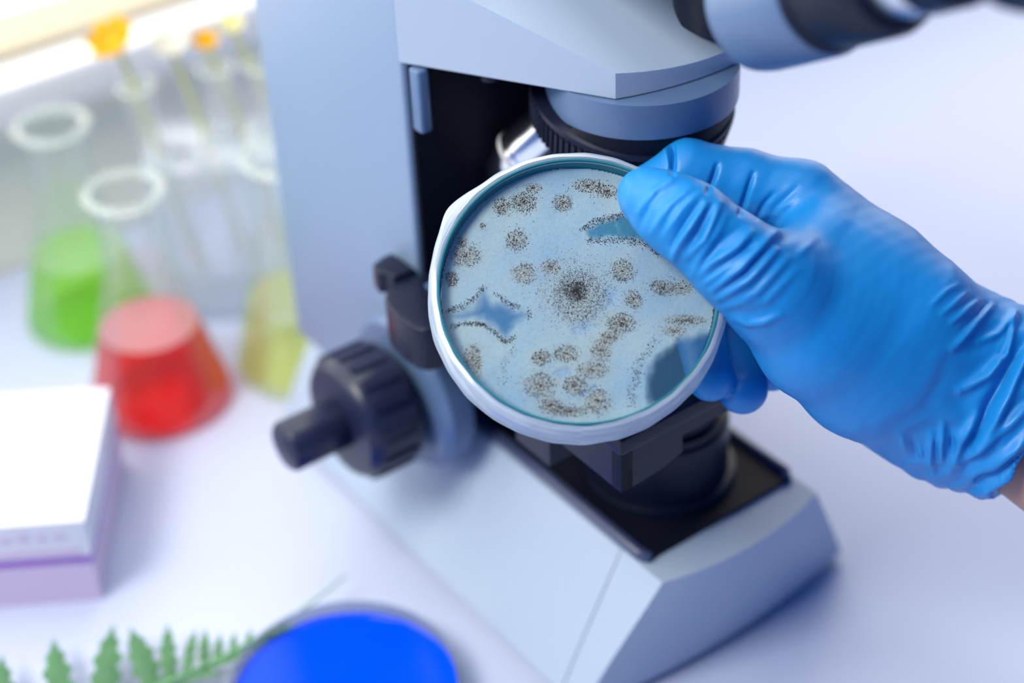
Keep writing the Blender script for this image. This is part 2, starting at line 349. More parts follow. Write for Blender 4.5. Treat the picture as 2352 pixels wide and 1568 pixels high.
nt.links.new(dfs.outputs[0], m1.inputs[1]); nt.links.new(trl.outputs[0], m1.inputs[2])
nt.links.new(m1.outputs[0], m2.inputs[1]); nt.links.new(trp.outputs[0], m2.inputs[2])
m3.inputs[0].default_value = .10; nt.links.new(m2.outputs[0], m3.inputs[1]); nt.links.new(gls.outputs[0], m3.inputs[2]); nt.links.new(m3.outputs[0], out.inputs[0])

def ringsolid(prof, n=160, wob=None):
    rings = []
    for r, z in prof:
        row = []
        for i in range(n):
            a = 2 * pi * i / n; rr, zz = (r, z) if wob is None else wob(r, z, a)
            row.append((rr * cos(a), rr * sin(a), zz))
        rings.append(row)
    rings.append(rings[0]); bm = bmesh.new()
    R = [[bm.verts.new(p) for p in r] for r in rings[:-1]]; R.append(R[0])
    for A, B in zip(R, R[1:]):
        for i in range(n): bm.faces.new((A[i], A[(i + 1) % n], B[(i + 1) % n], B[i]))
    return bm
FLAP = radians(146)
def filmw(r, z, a):
    w = .00018 * sin(3 * a + 1) + .00012 * sin(11 * a + z * 900) + .00008 * sin(29 * a + 2)
    d = (a - FLAP + pi) % (2 * pi) - pi
    if r > .047: w += .0022 * math.exp(-(d / .17) ** 2)
    return r + w, z + .0002 * sin(5 * a)
obj('dish_base', ringsolid([(.0449, -.0068), (.0449, .0064), (.0451, .0070), (.0456, .0070), (.0458, .0064), (.0460, -.0068)]), M_GLASSEDGE, dish)
obj('dish_floor', lathe([(.0449, -.0062), (.0449, -.0050)], 96), glassy('dish_glass', (.96, .985, 1), .3), dish)
obj('lid', lathe([(.0446, .0060), (.0446, .0068)], 96), M_LID, dish)
obj('sealing_film', ringsolid([(.0462, -.0072), (.0462, .0058), (.0459, .0066), (.0463, .0074), (.0474, .0071), (.0485, .0054), (.0490, .0025), (.0488, -.0010), (.0491, -.0045), (.0484, -.0072), (.0474, -.0076)], 200, filmw), M_FILM, dish)
# agar and mould
rng = np.random.default_rng(7)
def vnoise(p, seed, sc):
    r = np.random.default_rng(seed); out = np.zeros(len(p))
    for k in range(8):
        d = r.normal(size=p.shape[1]); out += np.sin(p @ d * sc * (1 + .35 * k) + r.uniform(0, 6.28)) / (1 + .3 * k)
    return out / 3.0
colonies = [  # picture position, radii, spores, ring-ness
    (1152, 474, 21, 21, 330, .3), (1203, 464, 30, 26, 620, .3), (1225, 432, 20, 13, 170, 0), (1292, 466, 23, 21, 420, .5),
    (1350, 427, 36, 17, 430, .2), (1393, 440, 27, 18, 260, 0), (1187, 552, 25, 26, 470, .3), (1203, 628, 25, 26, 430, .5),
    (1070, 588, 34, 27, 640, .3), (1060, 556, 11, 14, 130, 0), (1037, 640, 14, 19, 300, .3), (1323, 668, 26, 24, 900, .75), (1323, 669, 10, 10, 180, .2), (1330, 680, 60, 62, 1900, .45),
    (1322, 666, 95, 90, 1000, .2), (1265, 613, 24, 18, 220, 0), (1430, 622, 27, 27, 480, .4), (1521, 660, 29, 19, 480, .1), (1565, 662, 25, 17, 220, .1),
    (1455, 688, 20, 22, 270, .2), (1427, 742, 34, 25, 560, .1), (1400, 775, 22, 15, 220, 0), (1108, 519, 8, 9, 50, 0), (1085, 820, 20, 30, 320, .3),
    (1098, 845, 10, 20, 80, 0), (1242, 822, 21, 18, 270, .3), (1300, 812, 28, 20, 380, .5), (1380, 805, 25, 27, 330, .2), (1360, 850, 38, 20, 420, .1),
    (1240, 885, 38, 30, 620, .2), (1320, 885, 27, 24, 420, .2), (1372, 920, 30, 30, 460, .3), (1305, 945, 45, 13, 420, 0), (1265, 930, 30, 18, 300, 0), (1575, 735, 48, 13, 420, 0), (1550, 760, 30, 14, 160, 0)]
lines = [([(1025, 715), (1060, 705), (1090, 682), (1112, 658)], 260, 5), ([(1135, 672), (1165, 695), (1195, 706)], 150, 5), ([(1212, 712), (1216, 735)], 40, 5),
         ([(1035, 750), (1070, 742), (1112, 746), (1140, 766)], 330, 4), ([(1140, 766), (1160, 787), (1182, 772)], 150, 5),
         ([(1337, 527), (1370, 506), (1435, 492)], 330, 5), ([(1350, 552), (1440, 549), (1485, 562), (1510, 572), (1560, 592)], 620, 7), ([(1500, 575), (1550, 590)], 300, 6),
         ([(1505, 780), (1470, 830), (1455, 880), (1450, 930)], 300, 9), ([(1175, 800), (1155, 850), (1150, 895)], 60, 9)]
blue = [  # clearings in the mould: outline, edge softness, tone
    ([(1028, 727), (1085, 702), (1112, 664), (1140, 690), (1205, 712), (1216, 726), (1190, 748), (1164, 786), (1142, 764), (1108, 738), (1068, 740)], 34, 0),
    ([(1338, 529), (1375, 508), (1450, 492), (1560, 530), (1600, 590), (1530, 572), (1470, 552), (1400, 545), (1355, 550)], 18, 1),
    ([(1484, 930), (1482, 870), (1500, 828), (1535, 796), (1560, 775), (1625, 760), (1650, 770), (1640, 850), (1590, 905), (1530, 945)], 26, 2),
    ([(1300, 745), (1345, 730), (1378, 750), (1350, 775), (1315, 772)], 22, 3), ([(1265, 852), (1300, 842), (1325, 858), (1290, 870)], 12, 3), ([(1330, 905), (1372, 878), (1378, 890), (1340, 915)], 8, 3), ([(1395, 660), (1425, 670), (1415, 700), (1395, 705)], 18, 3)]
N = 260; gx = np.linspace(-.0447, .0447, N); X, Y = np.meshgrid(gx, gx, indexing='ij')
inside = X ** 2 + Y ** 2 < .0447 ** 2
idx = -np.ones((N, N), int); idx[inside] = np.arange(inside.sum())
px = np.stack([X[inside], Y[inside]], 1)
K = 1 / 6.95e3
def seg2(p, a, b):
    a = np.array(a); b = np.array(b); d = b - a; t = np.clip(((p - a) @ d) / max(d @ d, 1e-12), 0, 1); return np.linalg.norm(p - a - t[:, None] * d, axis=1)
wn = vnoise(px, 3, 260.) * .0007 + vnoise(px, 4, 900.) * .0003
base = np.array([.27, .42, .56]); tan = np.array([.40, .39, .32]); cream = np.array([.42, .52, .52])
col = np.tile(base, (len(px), 1)); alpha = np.ones(len(px))
big = np.clip(.5 + .5 * vnoise(px, 11, 110.), 0, 1)[:, None]; col = col * (1 - .85 * big) + cream * .85 * big
for cx, cy, rx, ry, n, rg in colonies:
    u, v = dloc(cx, cy); d = np.sqrt(((px[:, 0] - u) / (rx * K)) ** 2 + ((px[:, 1] - v) / (ry * K)) ** 2)
    w = np.exp(-(d / .95) ** 2)[:, None] * (.75 if n < 900 else .3); col = col * (1 - w) + tan * w
tones = [np.array([.07, .19, .36]), np.array([.07, .27, .40]), np.array([.07, .2, .36]), np.array([.24, .38, .58])]
hgt = np.zeros(len(px))
def poly_in(p, poly):
    A = np.array(poly); B = np.roll(A, -1, 0); d = np.full(len(p), 1e9); ins = np.zeros(len(p), bool)
    for a, b in zip(A, B):
        d = np.minimum(d, seg2(p, a, b)); c = (a[1] > p[:, 1]) != (b[1] > p[:, 1])
        ins ^= c & (p[:, 0] < (b[0] - a[0]) * (p[:, 1] - a[1]) / (b[1] - a[1] + 1e-15) + a[0])
    return np.where(ins, d, -d)
for poly, r, t in blue:
    d = poly_in(px, [dloc(*q_) for q_ in poly]) + wn
    w = np.clip((d + .25 * r * K) / (1.0 * r * K), 0, 1); w = w * w * (3 - 2 * w)
    if t == 3: w *= .55
    col = col * (1 - w[:, None]) + tones[t] * w[:, None]; hgt -= w * .0006
    if t in (1, 2): alpha = np.minimum(alpha, 1 - w * (.62 if t == 2 else .25))
hgt += vnoise(px, 21, 160.) * .00015 + rng.normal(0, .00003, len(px))
AG = .0015
rr = np.linalg.norm(px, axis=1)
v = np.column_stack([px, AG + hgt])
q = []
I = idx; ok = (I[:-1, :-1] >= 0) & (I[1:, :-1] >= 0) & (I[1:, 1:] >= 0) & (I[:-1, 1:] >= 0)
q = np.stack([I[:-1, :-1][ok], I[1:, :-1][ok], I[1:, 1:][ok], I[:-1, 1:][ok]], 1)
me = mesh_np('mould_layer', v, q)
ca = me.color_attributes.new('mould', 'FLOAT_COLOR', 'POINT'); ca.data.foreach_set('color', np.column_stack([col, alpha]).astype(np.float32).ravel())
M_MOULD, nt, b, out = nodes('mould_on_agar')
b.inputs['Roughness'].default_value = .75; b.inputs['Specular IOR Level'].default_value = .2
vc = nt.nodes.new('ShaderNodeVertexColor'); vc.layer_name = 'mould'
tcn = nt.nodes.new('ShaderNodeTexCoord'); nz = nt.nodes.new('ShaderNodeTexNoise'); nz.inputs['Scale'].default_value = 1100; nz.inputs['Detail'].default_value = 5
nt.links.new(tcn.outputs['Object'], nz.inputs['Vector'])
mr = nt.nodes.new('ShaderNodeMapRange'); mr.inputs['To Min'].default_value = .86; mr.inputs['To Max'].default_value = 1.14; nt.links.new(nz.outputs['Fac'], mr.inputs['Value'])
mx = nt.nodes.new('ShaderNodeMix'); mx.data_type = 'RGBA'; mx.blend_type = 'MULTIPLY'; mx.inputs[0].default_value = 1
nt.links.new(vc.outputs['Color'], mx.inputs[6]); nt.links.new(mr.outputs[0], mx.inputs[7]); nt.links.new(mx.outputs[2], b.inputs['Base Color'])
nt.links.new(vc.outputs['Alpha'], b.inputs['Alpha'])
bp = nt.nodes.new('ShaderNodeBump'); bp.inputs['Strength'].default_value = .25; bp.inputs['Distance'].default_value = .0004; nt.links.new(nz.outputs['Fac'], bp.inputs['Height']); nt.links.new(bp.outputs[0], b.inputs['Normal'])
ml = link('mould_layer', me, M_MOULD, dish)
# spores: small dark heads, each a tiny pyramid
S = []
for cx, cy, rx, ry, n, rg in colonies:
    a = rng.uniform(0, 2 * pi, n); g = np.abs(rng.normal(0, .62, n)); u = np.sqrt(rng.uniform(0, 1, n)) * 1.0
    rad = np.where(rng.uniform(0, 1, n) < rg, np.clip(rng.normal(.82, .2, n), .3, 1.5), np.where(rng.uniform(0, 1, n) < .55, u, g * 1.15))
    x, y = dloc(cx, cy); S.append(np.stack([x + rad * np.cos(a) * rx * K, y + rad * np.sin(a) * ry * K, np.full(n, rng.uniform(.9, 1.1))], 1))
for P, n, w in lines:
    P = np.array(P, float); L = np.r_[0, np.cumsum(np.linalg.norm(np.diff(P, axis=0), axis=1))]; s = rng.uniform(0, L[-1], n)
    for sx, ox, oy in zip(s, rng.normal(0, w * .8, n), rng.normal(0, w * .8, n)):
        x, y = dloc(np.interp(sx, L, P[:, 0]) + ox, np.interp(sx, L, P[:, 1]) + oy); S.append(np.array([[x, y, 1.15]]))
S.append(np.stack([*dloc(1323, 669), 1.0], 0)[None].repeat(140, 0) + np.column_stack([rng.normal(0, .0009, 140), rng.normal(0, .0010, 140), np.full(140, .5)]))
S.append(np.column_stack([rng.normal(0, .021, 900), rng.normal(0, .021, 900), np.full(900, .6)]))
S = np.concatenate(S); S = S[np.hypot(S[:, 0], S[:, 1]) < .0442]
n = len(S); ang = rng.uniform(0, 6.28, n); sz = S[:, 2] * rng.uniform(.00008, .00021, n); el = rng.uniform(.6, 1.9, n)
hh = np.zeros(n)
ix = np.clip(((S[:, :2] + .0447) / (2 * .0447) * (N - 1)).round().astype(int), 0, N - 1); ids = idx[ix[:, 0], ix[:, 1]]; hh = np.where(ids >= 0, hgt[np.maximum(ids, 0)], 0)
V = np.zeros((n, 4, 3))
for k, (dx, dy, dz) in enumerate(((1, 0, 0), (-.5, .8, 0), (-.5, -.8, 0), (0, 0, 1))):
    ex = dx * el; V[:, k, 0] = S[:, 0] + sz * (ex * np.cos(ang) - dy * np.sin(ang)); V[:, k, 1] = S[:, 1] + sz * (ex * np.sin(ang) + dy * np.cos(ang)); V[:, k, 2] = AG + hh + .00006 + dz * sz * .7
o4 = np.arange(n)[:, None] * 4
Fc = np.concatenate([o4 + [0, 1, 3], o4 + [1, 2, 3], o4 + [2, 0, 3]], 0)
M_SPORE = pr('brown_black_spores', (.045, .032, .03), .7, vary=(700, .7))
sp = link('mould_spores', mesh_np('mould_spores', V.reshape(-1, 3), Fc), M_SPORE, dish, False); sp['kind'] = 'stuff'; sp['label'] = 'scattered dark brown spore specks on the mould'
bm = tube([dloc(x, y) + (.0052,) for x, y in ((1508, 905), (1535, 850), (1540, 800))], .00012, 5); obj('glass_scratch', bm, M_LID, dish)

# ------------------------------------------------------------------ gloved right hand and forearm
def surface_nets(f, org, h):
    nx, ny, nz = f.shape
    s = f < 0
    cs = np.zeros((nx - 1, ny - 1, nz - 1), np.int8)
    for i in (0, 1):
        for j in (0, 1):
            for k in (0, 1): cs += s[i:nx - 1 + i, j:ny - 1 + j, k:nz - 1 + k]
    act = (cs > 0) & (cs < 8); ci = np.argwhere(act)
    idm = -np.ones(act.shape, np.int64); idm[act] = np.arange(len(ci))
    corners = [(i, j, k) for i in (0, 1) for j in (0, 1) for k in (0, 1)]
    acc = np.zeros((len(ci), 3)); cnt = np.zeros(len(ci))
    for a in range(8):
        for b in range(a + 1, 8):
            A, B = np.array(corners[a]), np.array(corners[b])
            if np.abs(A - B).sum() != 1: continue
            fa = f[tuple((ci + A).T)]; fb = f[tuple((ci + B).T)]; x = (fa < 0) != (fb < 0)
            t = np.where(x, fa / np.where(fa == fb, 1, fa - fb), 0)
            acc += np.where(x[:, None], A + (B - A) * t[:, None], 0); cnt += x
    V = (ci + acc / cnt[:, None]) * h + org
    Q = []
    for ax in range(3):
        o = [0, 1, 2]; o.remove(ax); b, c = o
        sl0 = [slice(None)] * 3; sl1 = [slice(None)] * 3; sl0[ax] = slice(0, -1); sl1[ax] = slice(1, None)
        A, B = s[tuple(sl0)], s[tuple(sl1)]; ed = np.argwhere(A != B)
        ed = ed[(ed[:, b] > 0) & (ed[:, c] > 0) & (ed[:, b] < f.shape[b] - 1) & (ed[:, c] < f.shape[c] - 1)]
        flip = A[tuple(ed.T)]
        g = []
        for db, dc in ((-1, -1), (0, -1), (0, 0), (-1, 0)):
            e = ed.copy(); e[:, b] += db; e[:, c] += dc; g.append(idm[tuple(e.T)])
        g = np.stack(g, 1)
        if ax == 1: flip = ~flip
        g[~flip] = g[~flip][:, ::-1]; Q.append(g)
    return V, np.concatenate(Q)
def smin(a, b, k):
    h = np.clip(.5 + .5 * (b - a) / k, 0, 1); return b + (a - b) * h - k * h * (1 - h)
def cone(P, a, b, ra, rb):
    d = b - a; t = np.clip(((P - a) @ d) / (d @ d), 0, 1); return np.linalg.norm(P - a - t[..., None] * d, axis=-1) - (ra + (rb - ra) * t)
def chain(P, js, k):
    out = None
    for (x0, y0, d0, ra), (x1, y1, d1, rb_) in zip(js, js[1:]):
        c = cone(P, at(x0, y0, d0 - HD), at(x1, y1, d1 - HD), ra * mm * .976, rb_ * mm * .976); out = c if out is None else smin(out, c, k)
    return out
HD = .014      # the hand stands this much nearer than the joint depths listed
palm_j = [[(1842, 455, .602, 12.5), (2010, 620, .600, 17), (2225, 868, .607, 24)], [(1850, 478, .622, 12.5), (2050, 690, .622, 18), (2235, 880, .617, 25)],
          [(1842, 515, .642, 12), (2225, 895, .628, 22)], [(1825, 570, .658, 11), (2210, 915, .634, 21)],
          [(1900, 560, .588, 12), (2080, 720, .590, 21)], [(1890, 720, .640, 15), (2060, 880, .628, 21), (2190, 930, .618, 22)],
          [(2225, 890, .612, 26), (2330, 925, .606, 29), (2440, 985, .602, 30)]]
thumb_j = [(1480, 447, .5655, 8.8), (1530, 478, .562, 10.9), (1592, 517, .559, 12.4), (1690, 600, .560, 14.0), (1775, 664, .566, 16.8), (1880, 770, .578, 20.5), (1985, 850, .590, 22), (2190, 905, .606, 24)]
fing_j = [[(1842, 455, .602, 12.5), (1715, 420, .603, 11.4), (1582, 390, .602, 10.4), (1475, 450, .600, 9.0), (1405, 540, .593, 8.0)],
          [(1850, 478, .622, 12.5), (1620, 560, .634, 10.2), (1600, 730, .617, 9.2), (1632, 868, .601, 8.2)],
          [(1842, 515, .642, 12), (1655, 640, .650, 10), (1675, 790, .627, 9.2), (1706, 893, .609, 8.9)],
          [(1825, 570, .658, 11), (1700, 690, .660, 9), (1740, 790, .637, 8), (1772, 850, .620, 7.6)]]
CUFF_P = at(2300, 1118, 0.588); CUFF_N = (at(2460, 1020, 0.586) - at(2230, 905, 0.598)); CUFF_N /= np.linalg.norm(CUFF_N)
CUFF_N = CUFF_N - (at(2300, 1118, 0.588) - at(2440, 985, 0.588)) / np.linalg.norm(at(2300, 1118, 0.588) - at(2440, 985, 0.588)) * -.25; CUFF_N /= np.linalg.norm(CUFF_N)
allp = np.array([at(j[0], j[1], j[2] - HD) for g in palm_j + [thumb_j] + fing_j for j in g])
lo = allp.min(0) - .036; hi = allp.max(0) + .036; h = .0009
gr = [np.arange(l, u, h) for l, u in zip(lo, hi)]
shape = tuple(len(g) for g in gr)
dist = np.empty(shape, np.float32)
for i0 in range(0, shape[0], 24):      # slab by slab keeps memory small
    Gx, Gy, Gz = np.meshgrid(gr[0][i0:i0 + 24], gr[1], gr[2], indexing='ij'); P = np.stack([Gx, Gy, Gz], -1)
    palm = None
    for c in palm_j:
        d = chain(P, c, .006); palm = d if palm is None else smin(palm, d, .010)
    th = smin(palm, chain(P, thumb_j, .006), .028)
    tot = th
    for kf, c in enumerate(fing_j):
        tot = smin(tot, smin(palm, chain(P, c, .0025), .004), .0012)
    tot = np.maximum(tot, (P - CUFF_P) @ CUFF_N)
    dist[i0:i0 + 24] = tot
V, Q = surface_nets(dist, lo, h)
def refine(V, Q):
    E = np.sort(np.concatenate([Q[:, [i, (i + 1) % 4]] for i in range(4)]), axis=1); U, inv = np.unique(E, axis=0, return_inverse=True); inv = inv.reshape(4, -1).T
    n, m = len(V), len(U); fc = V[Q].mean(1); ec = V[U].mean(1)
    acc = np.zeros_like(V); cnt = np.zeros(len(V))     # corner points drift towards their faces, edge points too (smooth refinement)
    for i in range(4): np.add.at(acc, Q[:, i], fc); np.add.at(cnt, Q[:, i], 1)
    ea = np.zeros_like(ec); en = np.zeros(m)
    for i in range(4): np.add.at(ea, inv[:, i], fc); np.add.at(en, inv[:, i], 1)
    V2 = np.concatenate([V * .55 + .45 * acc / cnt[:, None], (ec + ea / en[:, None]) / 2, fc])
    f = n + m + np.arange(len(Q)); out = [np.stack([Q[:, i], n + inv[:, i], f, n + inv[:, i - 1]], 1) for i in range(4)]
    return V2, np.concatenate(out)
V, Q = refine(V, Q)
me = mesh_np('glove', V, Q)
def vnormals(me):
    n = np.empty(len(me.vertices) * 3, np.float32); me.vertices.foreach_get('normal', n); return n.reshape(-1, 3).astype(float)
nn = vnormals(me)
X_, Y_, D_ = pix(V); view = CP - V; view /= np.linalg.norm(view, axis=1)[:, None]
facing = np.clip(((nn * view).sum(1) - .08) / .35, 0, 1)
pp = np.stack([X_, Y_], 1)
disp = np.zeros(len(V))
folds = [  # fold crest (+) or crease (-): path over the glove, height in mm, half width
    ([(1470, 486), (1504, 440), (1552, 406)], .55, 9), ([(1500, 532), (1539, 473), (1591, 430)], .6, 10), ([(1528, 540), (1565, 484), (1608, 443)], .5, 9),
    ([(1548, 590), (1562, 556), (1583, 526), (1619, 471)], 1.0, 10), ([(1582, 584), (1617, 549), (1651, 469)], .95, 11), ([(1592, 630), (1612, 590), (1640, 548), (1664, 500)], .6, 11),
    ([(1614, 628), (1634, 604), (1693, 571), (1723, 536)], 1.0, 11), ([(1622, 650), (1668, 612), (1712, 582)], .8, 9), ([(1640, 664), (1700, 618), (1752, 566), (1790, 524)], 1.1, 11),
    ([(1652, 684), (1719, 639), (1782, 577)], 1.0, 10), ([(1668, 704), (1737, 672), (1808, 596)], .7, 11), ([(1690, 730), (1720, 741), (1755, 738), (1790, 724)], .8, 9), ([(1700, 700), (1760, 690), (1830, 620)], .5, 12),
    ([(1543, 565), (1575, 510), (1606, 468)], -.8, 8), ([(1580, 572), (1605, 535), (1634, 478)], -.8, 9), ([(1612, 610), (1650, 560), (1700, 520)], -.5, 10), ([(1640, 628), (1690, 592), (1728, 556)], -.8, 9), ([(1655, 668), (1712, 625), (1770, 556)], -.9, 9),
    ([(1470, 520), (1490, 470), (1530, 420)], -.35, 9), ([(1440, 400), (1455, 430), (1440, 480)], .4, 14),
    ([(1541, 318), (1545, 350), (1546, 400)], -1.5, 6), ([(1525, 330), (1532, 360), (1540, 390)], .5, 7), ([(1648, 378), (1640, 404), (1626, 440)], -1.1, 6),
    ([(1730, 398), (1716, 440), (1700, 490)], -1.0, 6), ([(1775, 445), (1756, 468), (1738, 500)], -.6, 6), ([(1830, 430), (1790, 470), (1765, 500)], -.35, 8), ([(1745, 500), (1775, 490), (1830, 455)], .3, 10),
    ([(1790, 560), (1820, 530), (1860, 480)], -.35, 14), ([(1830, 590), (1870, 550)], .3, 10),
    ([(2187, 802), (2238, 740), (2278, 703)], 1.0, 8), ([(2187, 740), (2224, 707), (2248, 690)], .7, 7), ([(2165, 720), (2200, 690), (2222, 672)], .5, 7), ([(2140, 700), (2175, 668), (2200, 655)], .35, 7), ([(2212, 760), (2250, 722), (2264, 700)], -.6, 7),
    ([(2205, 896), (2264, 864), (2307, 816), (2322, 745), (2330, 722)], 1.8, 12), ([(2250, 784), (2289, 769), (2322, 732)], .8, 9), ([(2295, 830), (2312, 780), (2316, 745)], -1.0, 8),
    ([(2245, 1020), (2282, 965), (2318, 893), (2351, 824), (2390, 770)], 1.9, 14), ([(2216, 1045), (2253, 976), (2289, 904), (2325, 838), (2352, 790)], -1.6, 14), ([(2180, 1075), (2209, 1013), (2245, 955)], 1.2, 12),
    ([(2165, 1060), (2162, 1020), (2166, 972)], .9, 8), ([(2143, 1090), (2136, 1050), (2140, 1000)], .8, 9), ([(2150, 1060), (2148, 1010)], -.5, 6), ([(2190, 1040), (2185, 990)], -.6, 8), ([(2205, 1060), (2256, 1027), (2304, 984), (2360, 935)], 1.3, 12),
    ([(2225, 1090), (2270, 1070), (2352, 1010)], 1.0, 14), ([(2245, 1100), (2290, 1085), (2352, 1030)], -1.0, 8), ([(2249, 1122), (2282, 1110), (2360, 1045)], 1.8, 9), ([(2256, 1130), (2290, 1122), (2360, 1070)], -1.4, 6), ([(2262, 1142), (2304, 1130), (2370, 1082)], 1.6, 9), ([(2120, 1050), (2112, 1030)], .6, 7), ([(2080, 1036), (2072, 1000)], .4, 8), ([(2104, 1046), (2096, 1010)], -.4, 6)]
for path, amp, w in folds:
    d = np.full(len(V), 1e9); tt = np.zeros(len(V)); Pn = np.array(path, float); L = np.r_[0, np.cumsum(np.linalg.norm(np.diff(Pn, axis=0), axis=1))]
    for i in range(len(Pn) - 1):
        dd = Pn[i + 1] - Pn[i]; t = np.clip(((pp - Pn[i]) @ dd) / (dd @ dd), 0, 1); e = np.linalg.norm(pp - Pn[i] - t[:, None] * dd, axis=1)
        s = e < d; d = np.where(s, e, d); tt = np.where(s, (L[i] + t * (L[i + 1] - L[i])) / L[-1], tt)
    disp += 1.8 * amp * mm * np.exp(-(d / w) ** 2) * (.25 + .75 * np.sin(pi * np.clip(tt, .02, .98)) ** .6) * facing
# general crumple where the glove is slack: wrist, and faint on the palm
wr = np.clip(((V - at(2140, 820, 0.592)) @ CUFF_N) / .03, 0, 1)
ax_s = (V @ CUFF_N); lat = vnoise(V, 31, 90.)
disp += wr * .0006 * np.sin(ax_s * 900 + 5 * lat) * (.5 + .5 * vnoise(V, 33, 60.))
disp += .00012 * vnoise(V, 35, 220.)
ed_ = np.abs((V - CUFF_P) @ CUFF_N); disp += .0014 * np.exp(-((ed_ - .003) / .0022) ** 2) * (1 + .5 * vnoise(V, 36, 300.))
V2 = V + nn * disp[:, None]
hand = empty('person', at(2225, 890, 0.598), 0, 'person reaching in with a crinkled blue gloved right hand gripping the petri dish', 'person')
hl = np.array(hand.location)
me = mesh_np('glove', V2 - hl, Q)
M_GLOVE = pr('blue_nitrile', (.008, .22, .60), .42, spec=.4, bump=(2600, .22, .0002), vary=(30, .06))
gl = link('glove', me, M_GLOVE, hand); gl['label'] = 'crinkled bright blue nitrile glove'
sm = gl.modifiers.new('soften', 'SMOOTH'); sm.factor = .5; sm.iterations = 2
# forearm: tapered limb running out of the glove
A0, A1, A2 = at(2215, 905, 0.599), at(2396, 1012, 0.592), at(3500, 1653, 0.50)
def limb(pts, rad, n=28):
    return tube([Vector(p - hl) for p in pts], rad, n)
ts = np.linspace(0, 1, 14); pts = [A0 + (A1 - A0) * t * 2 if t < .5 else A1 + (A2 - A1) * (t - .5) * 2 for t in ts]
M_SKIN = pr('skin', (.42, .24, .2), .5, vary=(40, .08))
bm = limb(pts, [.019 + .004 * min(1, t * 2) + .016 * max(0, t - .45) for t in ts]); obj('forearm', bm, M_SKIN, hand)

# ------------------------------------------------------------------ glassware on the table
M_FLASK = glassy('flask_glass', (.985, .995, .99), .22, haze=.02, hazecol=(.92, .97, .95))
M_RIM = glassy('flask_rim_glass', (.95, .98, .96), .5, haze=.2, hazecol=(.92, .97, .93))
def liquid(name, tint, body, k):
    m, nt, b, out = nodes(name); nt.nodes.remove(b)
    t = nt.nodes.new('ShaderNodeBsdfTransparent'); t.inputs[0].default_value = (*tint, 1)
    d = nt.nodes.new('ShaderNodeBsdfDiffuse'); d.inputs[0].default_value = (*body, 1)
    tr = nt.nodes.new('ShaderNodeBsdfTranslucent'); tr.inputs[0].default_value = (*body, 1)
    g = nt.nodes.new('ShaderNodeBsdfGlossy'); g.inputs['Roughness'].default_value = .05
    f = nt.nodes.new('ShaderNodeFresnel'); f.inputs[0].default_value = 1.33
    a = nt.nodes.new('ShaderNodeMixShader'); a.inputs[0].default_value = .5; nt.links.new(d.outputs[0], a.inputs[1]); nt.links.new(tr.outputs[0], a.inputs[2])
    c = nt.nodes.new('ShaderNodeMixShader'); c.inputs[0].default_value = k; nt.links.new(t.outputs[0], c.inputs[1]); nt.links.new(a.outputs[0], c.inputs[2])
    mu = nt.nodes.new('ShaderNodeMath'); mu.operation = 'MULTIPLY'; mu.inputs[1].default_value = .25; nt.links.new(f.outputs[0], mu.inputs[0])
    e = nt.nodes.new('ShaderNodeMixShader'); nt.links.new(mu.outputs[0], e.inputs[0]); nt.links.new(c.outputs[0], e.inputs[1]); nt.links.new(g.outputs[0], e.inputs[2])
    nt.links.new(e.outputs[0], out.inputs[0]); return m
def flask(x, y, R, Hh, neck, level, mat, label, matsurf):
    P = onz(x, y, 0); t = empty('erlenmeyer_flask', P, 0, label, 'flask', 'conical flasks of coloured liquid')
    def rad(z):     # outer radius at height z
        zn = Hh * .68
        if z < .004: return R * (.9 + .1 * sqrt(z / .004))
        if z < zn: return R + (neck - R) * ((z - .004) / (zn - .004)) ** 1.02
        return neck
    zs = [0, .001, .002, .004, .012, .022, .034, .046, .06, Hh * .62, Hh * .66, Hh * .70, Hh * .8, Hh * .93, Hh * .965]
    prof = [(.0001, 0)] + [(rad(z), z) for z in zs] + [(neck + .0015, Hh * .985), (neck + .002, Hh)]
    inner = [(max(r - .0014, .0001), max(z, .0016)) for r, z in prof[::-1]]
    obj('glass_body', lathe(prof + inner, 64, None, False), M_FLASK, t, 60)
    obj('rim', ringsolid([(neck + .0002, Hh - .0015), (neck - .0008, Hh + .0012), (neck + .0022, Hh + .0022), (neck + .0036, Hh + .0006), (neck + .0022, Hh - .0018)], 64), M_RIM, t)
    lq = [(rad(z) - .0018, max(z, .0022)) for z in np.linspace(.002, level, 10)]
    o = obj('liquid', lathe([(.0001, .0022)] + lq, 64, None, False), mat, t, 60)
    obj('liquid_surface', lathe([(rad(level) - .0018, level + .00005), (.0001, level + .0001)], 64, None, False), matsurf, o)
    return t
flask(375, 915, .0350, .116, .0155, .044, liquid('red_liquid', (1, .06, .01), (1, .03, .004), .25), 'conical flask of vivid red liquid behind the white box', liquid('red_surface_reflection', (1, .6, .65), (1, .62, .68), .6))  # top surface painted pale pink for the sky reflected in it
flask(212, 728, .0335, .112, .0155, .041, liquid('green_liquid', (.68, 1, .30), (.5, .95, .08), .2), 'conical flask of bright green liquid nearest the window wall', liquid('green_surface', (.85, 1, .75), (.8, 1, .7), .3))
flask(702, 830, .0345, .116, .0155, .040, liquid('yellow_liquid', (.97, .98, .66), (.92, .95, .4), .12), 'conical flask of pale yellow liquid partly hidden behind the microscope column', liquid('yellow_surface', (1, 1, .8), (.95, .97, .7), .3))

